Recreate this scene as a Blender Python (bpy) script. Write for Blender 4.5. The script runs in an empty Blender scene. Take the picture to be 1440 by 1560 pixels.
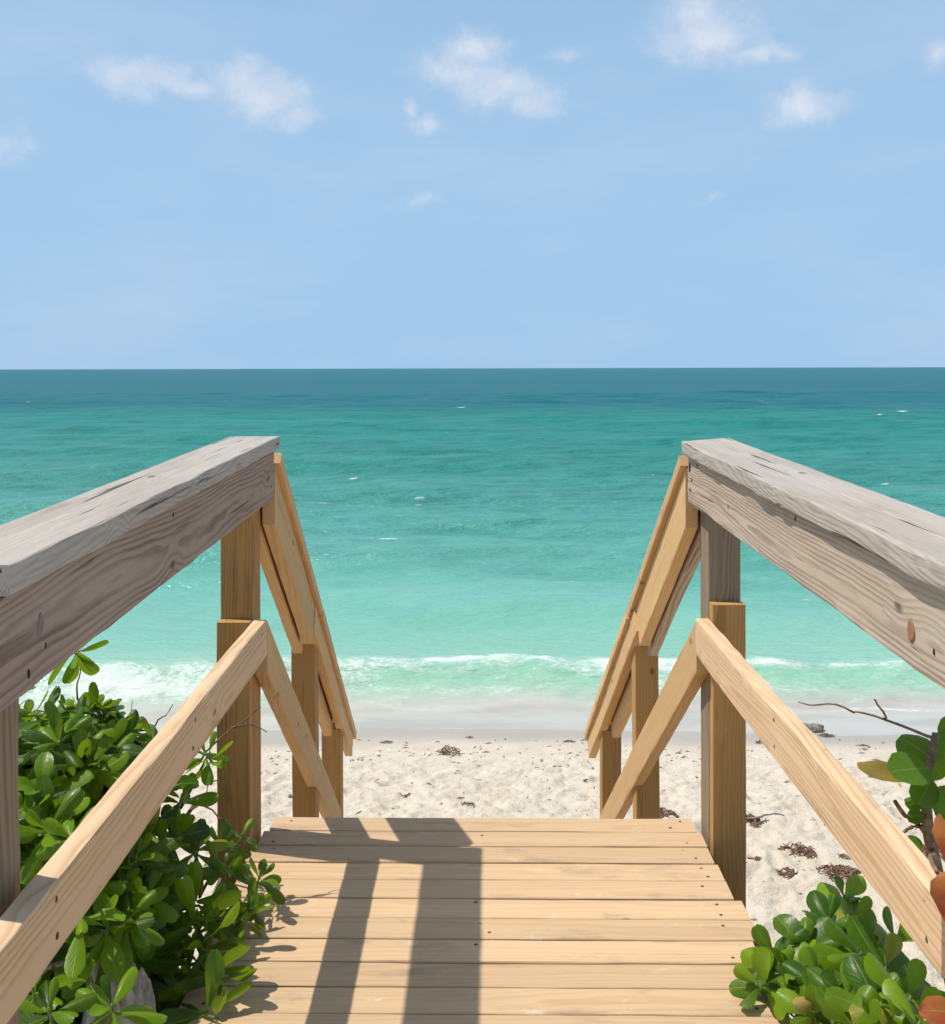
import bpy, bmesh, math, random
import numpy as np
from mathutils import Vector, Matrix

# ------------------------------------------------------------------ camera, sky, sun, exposure
scene = bpy.context.scene
COL = scene.collection
F = 1500.0                      # focal length in pixels of the 1440x1560 photograph
CAMH = 1.33                     # eye height above the deck
SEA_Z = -1.70

cam_d = bpy.data.cameras.new('camera')
cam = bpy.data.objects.new('camera', cam_d); COL.objects.link(cam)
cam_d.sensor_fit = 'VERTICAL'; cam_d.sensor_height = 24.0; cam_d.sensor_width = 24.0
cam_d.lens = F / 1560 * 24.0
cam_d.shift_y = -219 / 1560
cam_d.clip_start = 0.05; cam_d.clip_end = 60000
cam.location = (0, 0, CAMH)
cam.rotation_euler = (math.radians(90), math.radians(0.0), 0)
cam.rotation_euler.rotate_axis('Z', math.radians(-0.14))
scene.camera = cam

SUN = Vector((-0.518, 0.12, 1.0)).normalized()
sl = bpy.data.lights.new('sun', 'SUN'); sl.energy = 4.35; sl.angle = math.radians(0.53); sl.color = (1.0, 0.95, 0.87)
so = bpy.data.objects.new('sun', sl); COL.objects.link(so)
so.rotation_euler = SUN.to_track_quat('Z', 'Y').to_euler(); so.location = (-6, 3, 12)

vs = scene.view_settings
vs.view_transform = 'Standard'; vs.look = 'None'; vs.gamma = 1.0; vs.use_curve_mapping = False
vs.exposure = 0.0
scene.cycles.use_adaptive_sampling = True; scene.cycles.adaptive_threshold = 0.015; scene.cycles.adaptive_min_samples = 24
scene.cycles.use_denoising = True
scene.cycles.max_bounces = 7; scene.cycles.diffuse_bounces = 3; scene.cycles.glossy_bounces = 2; scene.cycles.transmission_bounces = 3


class NT:
    """compact node-tree writer"""
    def __init__(s, tree): s.t = tree; s.n = tree.nodes; s.l = tree.links
    def put(s, sock, v):
        if isinstance(v, bpy.types.NodeSocket): s.l.new(v, sock)
        elif v is not None: sock.default_value = v
    def node(s, typ, **kw):
        n = s.n.new(typ)
        for k, v in kw.items(): setattr(n, k, v)
        return n
    def m(s, op, a, b=None, c=None, clamp=False):
        n = s.node('ShaderNodeMath', operation=op, use_clamp=clamp)
        for i, v in enumerate((a, b, c)): s.put(n.inputs[i], v)
        return n.outputs[0]
    def v(s, op, a, b=None):
        n = s.node('ShaderNodeVectorMath', operation=op)
        s.put(n.inputs[0], a)
        if b is not None:
            s.put(n.inputs[3] if op == 'SCALE' else n.inputs[1], b)
        return n.outputs[1] if op in ('LENGTH', 'DOT_PRODUCT', 'DISTANCE') else n.outputs[0]
    def xyz(s, a):
        n = s.node('ShaderNodeSeparateXYZ'); s.put(n.inputs[0], a); return n.outputs
    def comb(s, x, y, z):
        n = s.node('ShaderNodeCombineXYZ')
        for i, q in enumerate((x, y, z)): s.put(n.inputs[i], q)
        return n.outputs[0]
    def noise(s, vec, scale, detail=2.0, rough=0.5, dist=0.0):
        n = s.node('ShaderNodeTexNoise'); s.put(n.inputs['Vector'], vec)
        n.inputs['Scale'].default_value = scale; n.inputs['Detail'].default_value = detail
        n.inputs['Roughness'].default_value = rough; n.inputs['Distortion'].default_value = dist
        return n.outputs[0]
    def ramp(s, fac, stops, interp='LINEAR'):
        n = s.node('ShaderNodeValToRGB'); s.put(n.inputs[0], fac)
        r = n.color_ramp; r.interpolation = interp
        while len(r.elements) < len(stops): r.elements.new(0.5)
        for e, (p, c) in zip(r.elements, stops):
            e.position = p; e.color = (c, c, c, 1) if isinstance(c, (int, float)) else (*c, 1)
        return n.outputs[0]
    def mix(s, fac, a, b, mode='MIX'):
        n = s.node('ShaderNodeMix', data_type='RGBA', blend_type=mode)
        s.put(n.inputs[0], fac)
        for i, q in ((6, a), (7, b)):
            if isinstance(q, tuple) and len(q) == 3: q = (*q, 1)
            s.put(n.inputs[i], q)
        return n.outputs[2]
    def sstep(s, x, a, b, to0=0.0, to1=1.0):
        n = s.node('ShaderNodeMapRange', interpolation_type='SMOOTHSTEP')
        s.put(n.inputs[0], x)
        for i, q in enumerate((a, b, to0, to1)): s.put(n.inputs[i + 1], q)
        return n.outputs[0]
    def bump(s, h, strength, dist, normal=None):
        n = s.node('ShaderNodeBump'); s.put(n.inputs['Height'], h)
        n.inputs['Strength'].default_value = strength; n.inputs['Distance'].default_value = dist
        if normal is not None: s.l.new(normal, n.inputs['Normal'])
        return n.outputs[0]


# world: physical sky with a few small clouds at infinity
world = bpy.data.worlds.new('World'); scene.world = world; world.use_nodes = True
W = NT(world.node_tree); W.n.clear()
sky = W.node('ShaderNodeTexSky', sky_type='NISHITA'); sky.sun_disc = False
sky.sun_elevation = math.asin(SUN.z); sky.sun_rotation = math.atan2(SUN.x, SUN.y)
sky.altitude = 0; sky.air_density = 1.0; sky.dust_density = 2.0; sky.ozone_density = 1.2
gen = W.node('ShaderNodeTexCoord').outputs['Generated']
dx, dy, dz = W.xyz(gen)
az = W.m('ARCTAN2', dx, dy)                        # radians right of the seaward direction
el = W.m('ARCSINE', dz)
ang = W.comb(az, el, 0.0)
warp = W.node('ShaderNodeTexNoise'); W.put(warp.inputs['Vector'], gen)
warp.inputs['Scale'].default_value = 16; warp.inputs['Detail'].default_value = 5; warp.inputs['Roughness'].default_value = 0.6
wv = W.v('SCALE', W.v('SUBTRACT', warp.outputs['Color'], (0.5, 0.5, 0.5)), 0.05)
pw = W.v('ADD', ang, wv)
def sky_ang(u, v):
    X, Z = (u - 720) / F, (561 - v) / F
    return math.atan2(X, 1.0), math.asin(Z / math.sqrt(1 + X * X + Z * Z))
#            u    v    half-width, half-height (photo pixels), bias (bigger = fainter)
CLOUDS = [(215, 120, 75, 30, .10), (290, 140, 60, 18, .38), (362, 122, 50, 32, .05), (400, 150, 70, 34, .02), (450, 178, 62, 26, .20),
          (722, 78, 55, 28, .08), (700, 108, 75, 30, .05), (762, 128, 72, 32, .0), (812, 155, 52, 26, .10), (650, 190, 42, 20, .32), (625, 165, 22, 18, .45),
          (860, 78, 60, 24, .55), (1062, 30, 48, 34, -.08), (1080, 60, 78, 34, -.05), (1150, 82, 70, 24, .34), (1210, 92, 40, 20, .45),
          (1228, 165, 62, 28, .08), (1200, 158, 40, 20, .25), (1430, 80, 40, 30, .35), (640, 305, 90, 26, .66), (1080, 305, 40, 18, .66), (5, 215, 70, 50, .55)]
field = None
for (u, v, rx, rz, bias) in CLOUDS:
    a, e = sky_ang(u, v)
    q = W.v('MULTIPLY', W.v('SUBTRACT', pw, (a, e, 0)), (F / (rx * 1.10), F / (rz * 1.12), 0))
    q = W.m('ADD', W.v('LENGTH', q), bias)
    field = q if field is None else W.m('SMOOTH_MIN', field, q, 0.25)
fine = W.noise(gen, 46, 6, 0.62)
dens = W.m('ADD', field, W.m('MULTIPLY', W.m('SUBTRACT', fine, 0.5), 1.15))
cl = W.sstep(dens, 1.32, -0.05)
cl = W.m('MULTIPLY', cl, 0.70)
veil = W.sstep(W.noise(W.v('MULTIPLY', gen, (1.0, 1.0, 3.2)), 2.6, 5, 0.6), 0.40, 0.78, 0.0, 0.30)
SKY_MUL = 0.100
base = W.mix(1.0, sky.outputs[0], (SKY_MUL * 0.93, SKY_MUL * 1.03, SKY_MUL * 1.12), 'MULTIPLY')
haze_c = (0.365, 0.590, 0.845)
hz = W.sstep(el, 1.15, 0.05, 0.10, 0.97)
base = W.mix(hz, base, haze_c)
base = W.mix(veil, base, (0.66, 0.72, 0.86))
# cloud: sunlit tops, a little greyer below
shade = W.sstep(W.noise(W.v('ADD', gen, (0, 0, 0.012)), 30, 4, 0.6), 0.3, 0.7)
ccol = W.mix(shade, (0.66, 0.72, 0.85), (0.86, 0.88, 0.93))
fin = W.mix(cl, base, ccol)
bg = W.node('ShaderNodeBackground'); W.l.new(fin, bg.inputs[0]); bg.inputs[1].default_value = 1.0
wo = W.node('ShaderNodeOutputWorld'); W.l.new(bg.outputs[0], wo.inputs[0])

# ------------------------------------------------------------------ helpers
rng = random.Random(7)

def at(u, v, Y):
    """photo pixel + distance -> point in the place"""
    return Vector(((u - 720) / F * Y, Y, CAMH - (v - 561) / F * Y))

def _h(ix, iy, seed):
    n = (ix.astype(np.int64) * 374761393 + iy.astype(np.int64) * 668265263 + seed * 974634777) & 0xFFFFFFFF
    n = ((n ^ (n >> 13)) * 1274126177) & 0xFFFFFFFF
    return ((n ^ (n >> 16)) & 0xFFFFFF) / float(0xFFFFFF)

def vnoise(x, y, seed=0):
    x = np.asarray(x, float); y = np.asarray(y, float)
    ix = np.floor(x); iy = np.floor(y); fx = x - ix; fy = y - iy
    fx = fx * fx * fx * (fx * (fx * 6 - 15) + 10); fy = fy * fy * fy * (fy * (fy * 6 - 15) + 10)
    a = _h(ix, iy, seed); b = _h(ix + 1, iy, seed); c = _h(ix, iy + 1, seed); d = _h(ix + 1, iy + 1, seed)
    return (a + (b - a) * fx) * (1 - fy) + (c + (d - c) * fx) * fy - 0.5

def fbm(x, y, octs=4, seed=0, gain=0.5):
    s = 0.0; a = 1.0
    for k in range(octs):
        s = s + a * vnoise(x * 2 ** k + 17.3 * k, y * 2 ** k - 9.1 * k, seed + k); a *= gain
    return s

def sst(x, a, b):
    t = np.clip((x - a) / (b - a), 0, 1); return t * t * (3 - 2 * t)

WORLD = {}
def place(o, M, parent=None):
    COL.objects.link(o)
    WORLD[o.name] = M.copy()
    if parent is not None:
        o.parent = parent
        o.matrix_basis = WORLD[parent.name].inverted() @ M
    else:
        o.matrix_basis = M
    return o

def tag(o, label, cat, group=None):
    o['label'] = label; o['category'] = cat
    if group: o['group'] = group
    return o

def thing(name, label, cat, loc, group=None):
    return tag(place(bpy.data.objects.new(name, None), Matrix.Translation(loc)), label, cat, group)

def mesh_from(name, verts, faces, mat=None, smooth=True, sharp=None):
    me = bpy.data.meshes.new(name)
    me.from_pydata([tuple(v) for v in verts], [], faces)
    if smooth:
        me.polygons.foreach_set('use_smooth', [True] * len(me.polygons))
        if sharp: me.set_sharp_from_angle(angle=math.radians(sharp))
    if mat: me.materials.append(mat)
    me.update()
    return me

def grid_mesh(name, X, Y, Z, mat, attrs=None):
    """X,Y,Z arrays (rows, cols) -> one smooth sheet"""
    r, c = X.shape
    me = bpy.data.meshes.new(name)
    co = np.stack([X, Y, Z], -1).reshape(-1, 3).astype(np.float32)
    idx = np.arange(r * c).reshape(r, c)
    q = np.stack([idx[:-1, :-1], idx[:-1, 1:], idx[1:, 1:], idx[1:, :-1]], -1).reshape(-1, 4)
    me.vertices.add(r * c); me.vertices.foreach_set('co', co.ravel())
    me.loops.add(q.size); me.loops.foreach_set('vertex_index', q.ravel().astype(np.int32))
    me.polygons.add(len(q)); me.polygons.foreach_set('loop_start', np.arange(0, q.size, 4, dtype=np.int32))
    me.update(calc_edges=True)
    me.polygons.foreach_set('use_smooth', np.ones(len(q), bool))
    for k, a in (attrs or {}).items():
        at_ = me.attributes.new(k, 'FLOAT', 'POINT'); at_.data.foreach_set('value', a.ravel().astype(np.float32))
    me.materials.append(mat); me.update()
    return me

# ------------------------------------------------------------------ materials
def new_mat(name):
    m = bpy.data.materials.new(name); m.use_nodes = True
    t = NT(m.node_tree); t.n.clear()
    out = t.node('ShaderNodeOutputMaterial')
    p = t.node('ShaderNodeBsdfPrincipled')
    t.l.new(p.outputs[0], out.inputs[0])
    return m, t, p, out

def wood_mat(name, light, dark, tint, ring=150, contrast=0.55, fibre=0.35, cracks=0.0, bump=0.5, rough=0.7, stain=(0.25, 0.2, 0.15), stain_amt=0.2, dust=0.0, bandshape=(0.45, 0.86, 0.97), tone=(0.78, 1.14), knots=0.78):
    m, t, p, out = new_mat(name)
    oc = t.node('ShaderNodeTexCoord').outputs['Object']
    r1 = t.node('ShaderNodeObjectInfo').outputs['Random']
    r2 = t.m('FRACT', t.m('MULTIPLY', r1, 17.31)); r3 = t.m('FRACT', t.m('MULTIPLY', r1, 91.7))
    x, y, z = t.xyz(oc)
    offs = t.comb(t.m('MULTIPLY', r1, 40.0), t.m('MULTIPLY', r2, 23.0), t.m('MULTIPLY', r3, 31.0))
    def P(sx, sy, sz): return t.v('ADD', t.v('MULTIPLY', oc, (sx, sy, sz)), offs)
    # knots: oval, sparse
    kv = t.node('ShaderNodeTexVoronoi', voronoi_dimensions='2D', feature='F1')
    kx, ky, kz = t.xyz(P(4.6, 8.5, 0)); t.put(kv.inputs['Vector'], t.comb(kx, ky, 0.0)); kv.inputs['Scale'].default_value = 1.0
    kd = kv.outputs['Distance']; kr = t.xyz(kv.outputs['Color'])[0]
    has = t.m('GREATER_THAN', kr, knots)
    knot = t.m('MULTIPLY', has, t.sstep(kd, 0.10, 0.02))
    swirl = t.m('MULTIPLY', has, t.sstep(kd, 0.45, 0.0))
    drift = t.m('MULTIPLY', t.m('SUBTRACT', t.noise(P(0.9, 0, 0), 1.0, 1.0), 0.5), 0.10)
    y0 = t.m('MULTIPLY', t.m('SUBTRACT', r2, 0.5), 0.07)
    z0 = t.m('ADD', t.m('MULTIPLY', r3, 0.035), 0.022)
    yy = t.m('ADD', t.m('SUBTRACT', y, y0), drift)
    zz = t.m('ADD', z, z0)
    rr = t.m('SQRT', t.m('ADD', t.m('MULTIPLY', yy, yy), t.m('MULTIPLY', zz, zz)))
    n1 = t.m('SUBTRACT', t.noise(P(1.7, 9, 9), 1.0, 3.0, 0.55), 0.5)
    rr = t.m('ADD', rr, t.m('MULTIPLY', n1, 0.028))
    rr = t.m('ADD', rr, t.m('MULTIPLY', swirl, 0.012))
    n2 = t.m('SUBTRACT', t.noise(P(14, 60, 60), 1.0, 2.0), 0.5)
    rr = t.m('ADD', rr, t.m('MULTIPLY', n2, 0.0022))
    band = t.m('FRACT', t.m('MULTIPLY', rr, ring))
    band = t.ramp(band, [(0.0, 0.12), (bandshape[0], 0.22), (bandshape[1], 1.0), (bandshape[2], 0.75), (1.0, 0.12)])
    bandvar = t.m('MULTIPLY', band, t.sstep(t.noise(P(2.0, 16, 16), 1.0, 2.0), 0.25, 0.7, 0.35, 1.0))
    fib = t.noise(P(7, 330, 330), 1.0, 3.0, 0.6)
    fac = t.m('ADD', t.m('MULTIPLY', bandvar, contrast), t.m('MULTIPLY', t.m('SUBTRACT', fib, 0.5), fibre), clamp=True)
    col = t.mix(fac, light, dark)
    big = t.sstep(t.noise(P(1.6, 6, 6), 1.0, 3.0, 0.55), 0.3, 0.72)
    col = t.mix(t.m('MULTIPLY', big, 0.45), col, tint)
    st = t.m('MULTIPLY', t.sstep(t.noise(P(5, 14, 14), 1.0, 4.0, 0.65), 0.54, 0.80), stain_amt)
    col = t.mix(st, col, stain)
    val = t.m('ADD', t.m('MULTIPLY', r3, tone[1] - tone[0]), tone[0])
    col = t.mix(1.0, col, t.comb(val, val, val), 'MULTIPLY')
    kcol = tuple(c * 0.22 for c in dark)
    col = t.mix(t.m('MULTIPLY', knot, 0.7), col, kcol)
    height = t.m('ADD', t.m('MULTIPLY', bandvar, -0.35 if cracks < 0.3 else 0.5), t.m('MULTIPLY', fib, 0.45))
    if cracks > 0:
        cn = t.noise(P(2.2, 70, 70), 1.0, 3.0, 0.55)
        ck = t.m('MULTIPLY', t.sstep(cn, 0.63, 0.70), cracks)
        col = t.mix(ck, col, tuple(c * 0.25 for c in dark))
        height = t.m('SUBTRACT', height, t.m('MULTIPLY', ck, 2.2))
    if dust > 0:       # dry sand trodden into the boards
        dn = t.m('MULTIPLY', t.sstep(t.noise(P(9, 16, 16), 1.0, 6.0, 0.72), 0.60, 0.78), dust)
        col = t.mix(dn, col, (0.74, 0.67, 0.57))
    t.l.new(col, p.inputs['Base Color'])
    p.inputs['Roughness'].default_value = rough
    p.inputs['Specular IOR Level'].default_value = 0.25
    t.l.new(t.bump(height, bump, 0.0016), p.inputs['Normal'])
    return m

M_FRESH = wood_mat('fresh_pine', (0.75, 0.535, 0.335), (0.47, 0.275, 0.125), (0.68, 0.45, 0.26), ring=105, contrast=0.9, stain_amt=0.28, stain=(0.34, 0.25, 0.16), tone=(0.92, 1.08))
M_DECK = wood_mat('deck_pine', (0.64, 0.445, 0.26), (0.44, 0.275, 0.13), (0.58, 0.395, 0.23), ring=110, contrast=0.6, stain_amt=0.8, stain=(0.33, 0.245, 0.165), dust=0.75, tone=(0.87, 1.10), knots=0.93)
M_STAIR = wood_mat('bounce_tinted_pine', (0.64, 0.42, 0.205), (0.42, 0.235, 0.09), (0.58, 0.36, 0.16), ring=135, contrast=0.6, stain_amt=0.2, stain=(0.33, 0.22, 0.11), tone=(0.92, 1.08))  # fresh pine turned more orange: warm bounced light painted into the base colour
M_TREAT = wood_mat('treated_pine', (0.50, 0.275, 0.095), (0.23, 0.108, 0.030), (0.38, 0.205, 0.07), ring=120, contrast=0.7, stain_amt=0.45, stain=(0.10, 0.075, 0.05), cracks=0.25, tone=(0.80, 1.08))
M_OLD = wood_mat('old_grey_post', (0.31, 0.24, 0.165), (0.14, 0.10, 0.065), (0.26, 0.19, 0.12), ring=125, contrast=0.9, fibre=0.6, cracks=0.6, bump=0.8, rough=0.85, stain_amt=0.3, stain=(0.13, 0.11, 0.09), bandshape=(0.35, 0.7, 0.9), tone=(0.95, 1.05))
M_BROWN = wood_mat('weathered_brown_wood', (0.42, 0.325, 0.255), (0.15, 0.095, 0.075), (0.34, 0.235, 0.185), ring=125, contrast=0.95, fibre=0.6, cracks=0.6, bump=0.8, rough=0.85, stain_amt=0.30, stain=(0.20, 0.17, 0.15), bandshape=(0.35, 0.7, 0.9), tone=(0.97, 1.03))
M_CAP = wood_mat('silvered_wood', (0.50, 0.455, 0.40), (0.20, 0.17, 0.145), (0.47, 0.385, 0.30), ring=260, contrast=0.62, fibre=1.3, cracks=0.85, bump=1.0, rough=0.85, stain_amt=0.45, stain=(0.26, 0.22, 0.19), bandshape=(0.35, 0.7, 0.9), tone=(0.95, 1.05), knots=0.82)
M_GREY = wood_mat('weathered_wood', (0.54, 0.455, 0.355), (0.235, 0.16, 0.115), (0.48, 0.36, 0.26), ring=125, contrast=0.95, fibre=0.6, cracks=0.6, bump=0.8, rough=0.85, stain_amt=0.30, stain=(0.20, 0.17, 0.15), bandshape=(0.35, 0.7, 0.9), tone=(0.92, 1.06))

def plain_mat(name, col, rough=0.6, metal=0.0, nscale=40, var=0.35):
    m, t, p, out = new_mat(name)
    oc = t.node('ShaderNodeTexCoord').outputs['Object']
    n = t.noise(oc, nscale, 4, 0.6)
    c = t.mix(t.sstep(n, 0.3, 0.7), tuple(q * (1 - var) for q in col), tuple(min(1, q * (1 + var)) for q in col))
    t.l.new(c, p.inputs['Base Color']); p.inputs['Roughness'].default_value = rough; p.inputs['Metallic'].default_value = metal
    t.l.new(t.bump(n, 0.4, 0.002), p.inputs['Normal'])
    return m
M_SCREW = plain_mat('rusty_screw', (0.11, 0.065, 0.04), 0.6, 0.4, 300)
M_PLUG = plain_mat('rusty_plug', (0.30, 0.15, 0.07), 0.8, 0.0, 200)
M_HOLE = plain_mat('dark_split', (0.02, 0.016, 0.012), 0.95, 0, 200)
M_WEED = plain_mat('dry_seaweed', (0.21, 0.12, 0.075), 0.85, 0, 60, 0.55)
M_STICK = plain_mat('grey_driftwood', (0.22, 0.19, 0.16), 0.9, 0, 50, 0.4)
M_STEM = plain_mat('bark_stem', (0.17, 0.12, 0.07), 0.8, 0, 90, 0.45)
M_GSTEM = plain_mat('green_stem', (0.12, 0.17, 0.04), 0.55, 0, 90, 0.3)
M_TWIG = plain_mat('dead_twig', (0.20, 0.12, 0.07), 0.85, 0, 90, 0.4)
M_BIT = plain_mat('wrack_bit', (0.29, 0.225, 0.155), 0.9, 0, 9, 0.6)
M_SHELL = plain_mat('shell_bit', (0.70, 0.66, 0.58), 0.6, 0, 30, 0.2)

def rock_mat():
    m, t, p, out = new_mat('limestone')
    oc = t.node('ShaderNodeTexCoord').outputs['Object']
    n = t.noise(oc, 30, 6, 0.65); v = t.node('ShaderNodeTexVoronoi'); v.inputs['Scale'].default_value = 55; t.put(v.inputs['Vector'], oc)
    c = t.mix(t.sstep(n, 0.35, 0.65), (0.24, 0.20, 0.15), (0.50, 0.45, 0.37))
    t.l.new(c, p.inputs['Base Color']); p.inputs['Roughness'].default_value = 0.95
    h = t.m('ADD', n, t.m('MULTIPLY', v.outputs['Distance'], 0.8))
    t.l.new(t.bump(h, 0.9, 0.01), p.inputs['Normal'])
    return m
M_ROCK = rock_mat()

def leaf_mat(name, dark, light, trans, rib=(0.22, 0.30, 0.07), gloss=0.34, red=None, tmix=0.42):
    m, t, p, out = new_mat(name)
    geo = t.node('ShaderNodeNewGeometry')
    r1 = t.node('ShaderNodeObjectInfo').outputs['Random']
    isl = geo.outputs['Random Per Island']
    rnd = t.m('FRACT', t.m('ADD', t.m('MULTIPLY', r1, 7.7), t.m('MULTIPLY', isl, 13.1)))
    uv = t.node('ShaderNodeUVMap', uv_map='leaf').outputs[0]
    ux, uy, _ = t.xyz(uv)
    ax = t.m('ABSOLUTE', t.m('SUBTRACT', ux, 0.5))
    n = t.noise(t.v('MULTIPLY', geo.outputs['Position'], (1, 1, 1)), 45, 3, 0.6)
    f = t.m('ADD', t.m('MULTIPLY', rnd, 1.0), t.m('MULTIPLY', t.m('SUBTRACT', n, 0.5), 0.5), clamp=True)
    col = t.mix(f, dark, light)
    old = t.m('GREATER_THAN', rnd, 0.988)
    col = t.mix(t.m('MULTIPLY', old, 0.75), col, (0.30, 0.25, 0.03))
    # veins: pale midrib, faint side veins
    mid = t.sstep(ax, 0.035, 0.012)
    sv = t.m('SINE', t.m('ADD', t.m('MULTIPLY', uy, 46.0), t.m('MULTIPLY', ax, -34.0)))
    sv = t.m('MULTIPLY', t.sstep(sv, 0.80, 1.0), 0.16)
    col = t.mix(t.m('MAXIMUM', t.m('MULTIPLY', mid, 0.6), sv), col, rib)
    if red is not None:
        rn = t.sstep(t.noise(geo.outputs['Position'], 28, 4, 0.6), 0.42, 0.62)
        col = t.mix(t.m('MULTIPLY', rn, 0.9), col, red)
    t.l.new(col, p.inputs['Base Color'])
    p.inputs['Roughness'].default_value = gloss
    p.inputs['Specular IOR Level'].default_value = 0.27
    t.l.new(t.bump(t.m('ADD', t.m('MULTIPLY', mid, -0.6), t.m('ADD', sv, t.m('MULTIPLY', n, 0.8))), 0.35, 0.003), p.inputs['Normal'])
    tr = t.node('ShaderNodeBsdfTranslucent')
    tc = t.mix(0.6, col, trans); t.l.new(tc, tr.inputs[0])
    mx = t.node('ShaderNodeMixShader'); mx.inputs[0].default_value = tmix
    t.l.new(p.outputs[0], mx.inputs[1]); t.l.new(tr.outputs[0], mx.inputs[2]); t.l.new(mx.outputs[0], out.inputs[0])
    return m
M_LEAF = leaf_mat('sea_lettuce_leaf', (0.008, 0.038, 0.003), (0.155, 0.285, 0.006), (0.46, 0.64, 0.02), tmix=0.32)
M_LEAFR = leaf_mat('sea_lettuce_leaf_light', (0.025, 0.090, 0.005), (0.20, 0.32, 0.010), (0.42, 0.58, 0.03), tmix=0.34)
M_GRAPE = leaf_mat('sea_grape_leaf', (0.035, 0.11, 0.012), (0.10, 0.21, 0.018), (0.30, 0.52, 0.03), rib=(0.20, 0.26, 0.08), gloss=0.38)
M_REDLF = leaf_mat('turning_sea_grape_leaf', (0.38, 0.15, 0.035), (0.46, 0.20, 0.055), (0.55, 0.18, 0.05), rib=(0.50, 0.30, 0.10), gloss=0.45, red=(0.40, 0.065, 0.04))
M_DRYLF = leaf_mat('dry_leaf', (0.36, 0.27, 0.07), (0.46, 0.34, 0.10), (0.50, 0.36, 0.08), rib=(0.45, 0.3, 0.1), gloss=0.6)

# ------------------------------------------------------------------ the beach
def shore_edge(x):
    """upper edge of the swash"""
    return 8.02 + 0.20 * np.sin(x * 0.75 + 2.1) + 0.30 * fbm(x * 0.35, x * 0 + 3.3, 3, 5) + 0.035 * x

def sand_base(x, y):
    dune = -1.25 + 0.98 * (1 - sst(y, 1.6, 4.2)) 
    face = -0.155 * np.clip(y - 5.6, 0, None)
    face = np.where(y > 9.5, -0.155 * 3.9 - 0.07 * (y - 9.5), face)
    return dune + face + 0.02 * fbm(x * 0.4, y * 0.4, 2, 31)

_fr = np.random.RandomState(3)
FEET = np.stack([_fr.uniform(-6, 6, 900), _fr.uniform(3.6, 7.6, 900), _fr.uniform(0, math.pi, 900), _fr.uniform(0.035, 0.10, 900), _fr.uniform(0.007, 0.020, 900)], 1)

def sand_z(x, y):
    dry = 1 - sst(y, 6.5, 7.6)
    z = sand_base(x, y)
    z = z + (0.004 + 0.020 * dry) * fbm(x * 2.1, y * 2.1, 2, 40)
    z = z + 0.020 * dry * fbm(x * 6.5, y * 6.5, 2, 44)
    z = z + 0.020 * dry * fbm(x * 21, y * 21, 3, 48, 0.65)
    return z

def feet(x, y, z):
    for fx, fy, a, s, d in FEET:
        dx_ = x - fx; dy_ = y - fy
        m_ = (np.abs(dx_) < 0.36) & (np.abs(dy_) < 0.36)
        if not m_.any(): continue
        p_ = dx_[m_] * math.cos(a) + dy_[m_] * math.sin(a); q_ = -dx_[m_] * math.sin(a) + dy_[m_] * math.cos(a)
        r_ = np.sqrt((p_ / (s * 1.5)) ** 2 + (q_ / (s * 0.75)) ** 2)
        fade = float(1 - sst(np.array(fy), 6.4, 7.4))
        z[m_] += d * fade * (-np.exp(-r_ ** 3) + 0.5 * np.exp(-((r_ - 1.35) / 0.35) ** 2))
    return z

def sand_mat():
    m, t, p, out = new_mat('sand')
    pos = t.node('ShaderNodeNewGeometry').outputs['Position']
    x, y, z = t.xyz(pos)
    a = t.noise(pos, 260, 3, 0.7); b = t.noise(pos, 5, 5, 0.65); c3 = t.noise(pos, 38, 4, 0.6)
    col = t.mix(t.sstep(b, 0.3, 0.7), (0.60, 0.515, 0.40), (0.68, 0.60, 0.485))
    col = t.mix(t.m('MULTIPLY', t.sstep(a, 0.5, 0.8), 0.45), col, (0.40, 0.34, 0.265))
    bits = t.sstep(c3, 0.66, 0.72)
    col = t.mix(t.m('MULTIPLY', bits, 0.4), col, (0.36, 0.31, 0.25))
    yw = t.m('ADD', y, t.m('MULTIPLY', t.noise(pos, 0.7, 3), 0.9))
    wet = t.sstep(yw, 7.75, 8.25)
    col = t.mix(wet, col, (0.40, 0.345, 0.28))
    t.l.new(col, p.inputs['Base Color'])
    t.l.new(t.sstep(wet, 0, 1, 0.95, 0.35), p.inputs['Roughness'])
    p.inputs['Specular IOR Level'].default_value = 0.3
    h = t.m('ADD', t.m('MULTIPLY', a, 0.3), t.m('ADD', t.m('MULTIPLY', c3, 1.0), t.m('MULTIPLY', t.noise(pos, 110, 3), 0.5)))
    t.l.new(t.bump(t.m('MULTIPLY', h, t.sstep(wet, 0, 1, 1.0, 0.06)), 0.8, 0.016), p.inputs['Normal'])
    return m

def axis(segs):
    out = []
    for a, b, n in segs: out.append(np.linspace(a, b, n, endpoint=False))
    out.append(np.array([segs[-1][1]])); return np.concatenate(out)
gx = axis([(-400, -40, 12), (-40, -7, 40), (-7, 7, 860), (7, 40, 40), (40, 400, 12)])
gy = axis([(-60, 0, 20), (0, 3.4, 70), (3.4, 8.6, 330), (8.6, 14, 40), (14, 60, 10)])
GX, GY = np.meshgrid(gx, gy)
GZ = sand_z(GX, GY); GZ = feet(GX, GY, GZ)
sand = place(bpy.data.objects.new('sand', grid_mesh('sand', GX, GY, GZ, sand_mat())), Matrix())
sand['kind'] = 'structure'

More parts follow.
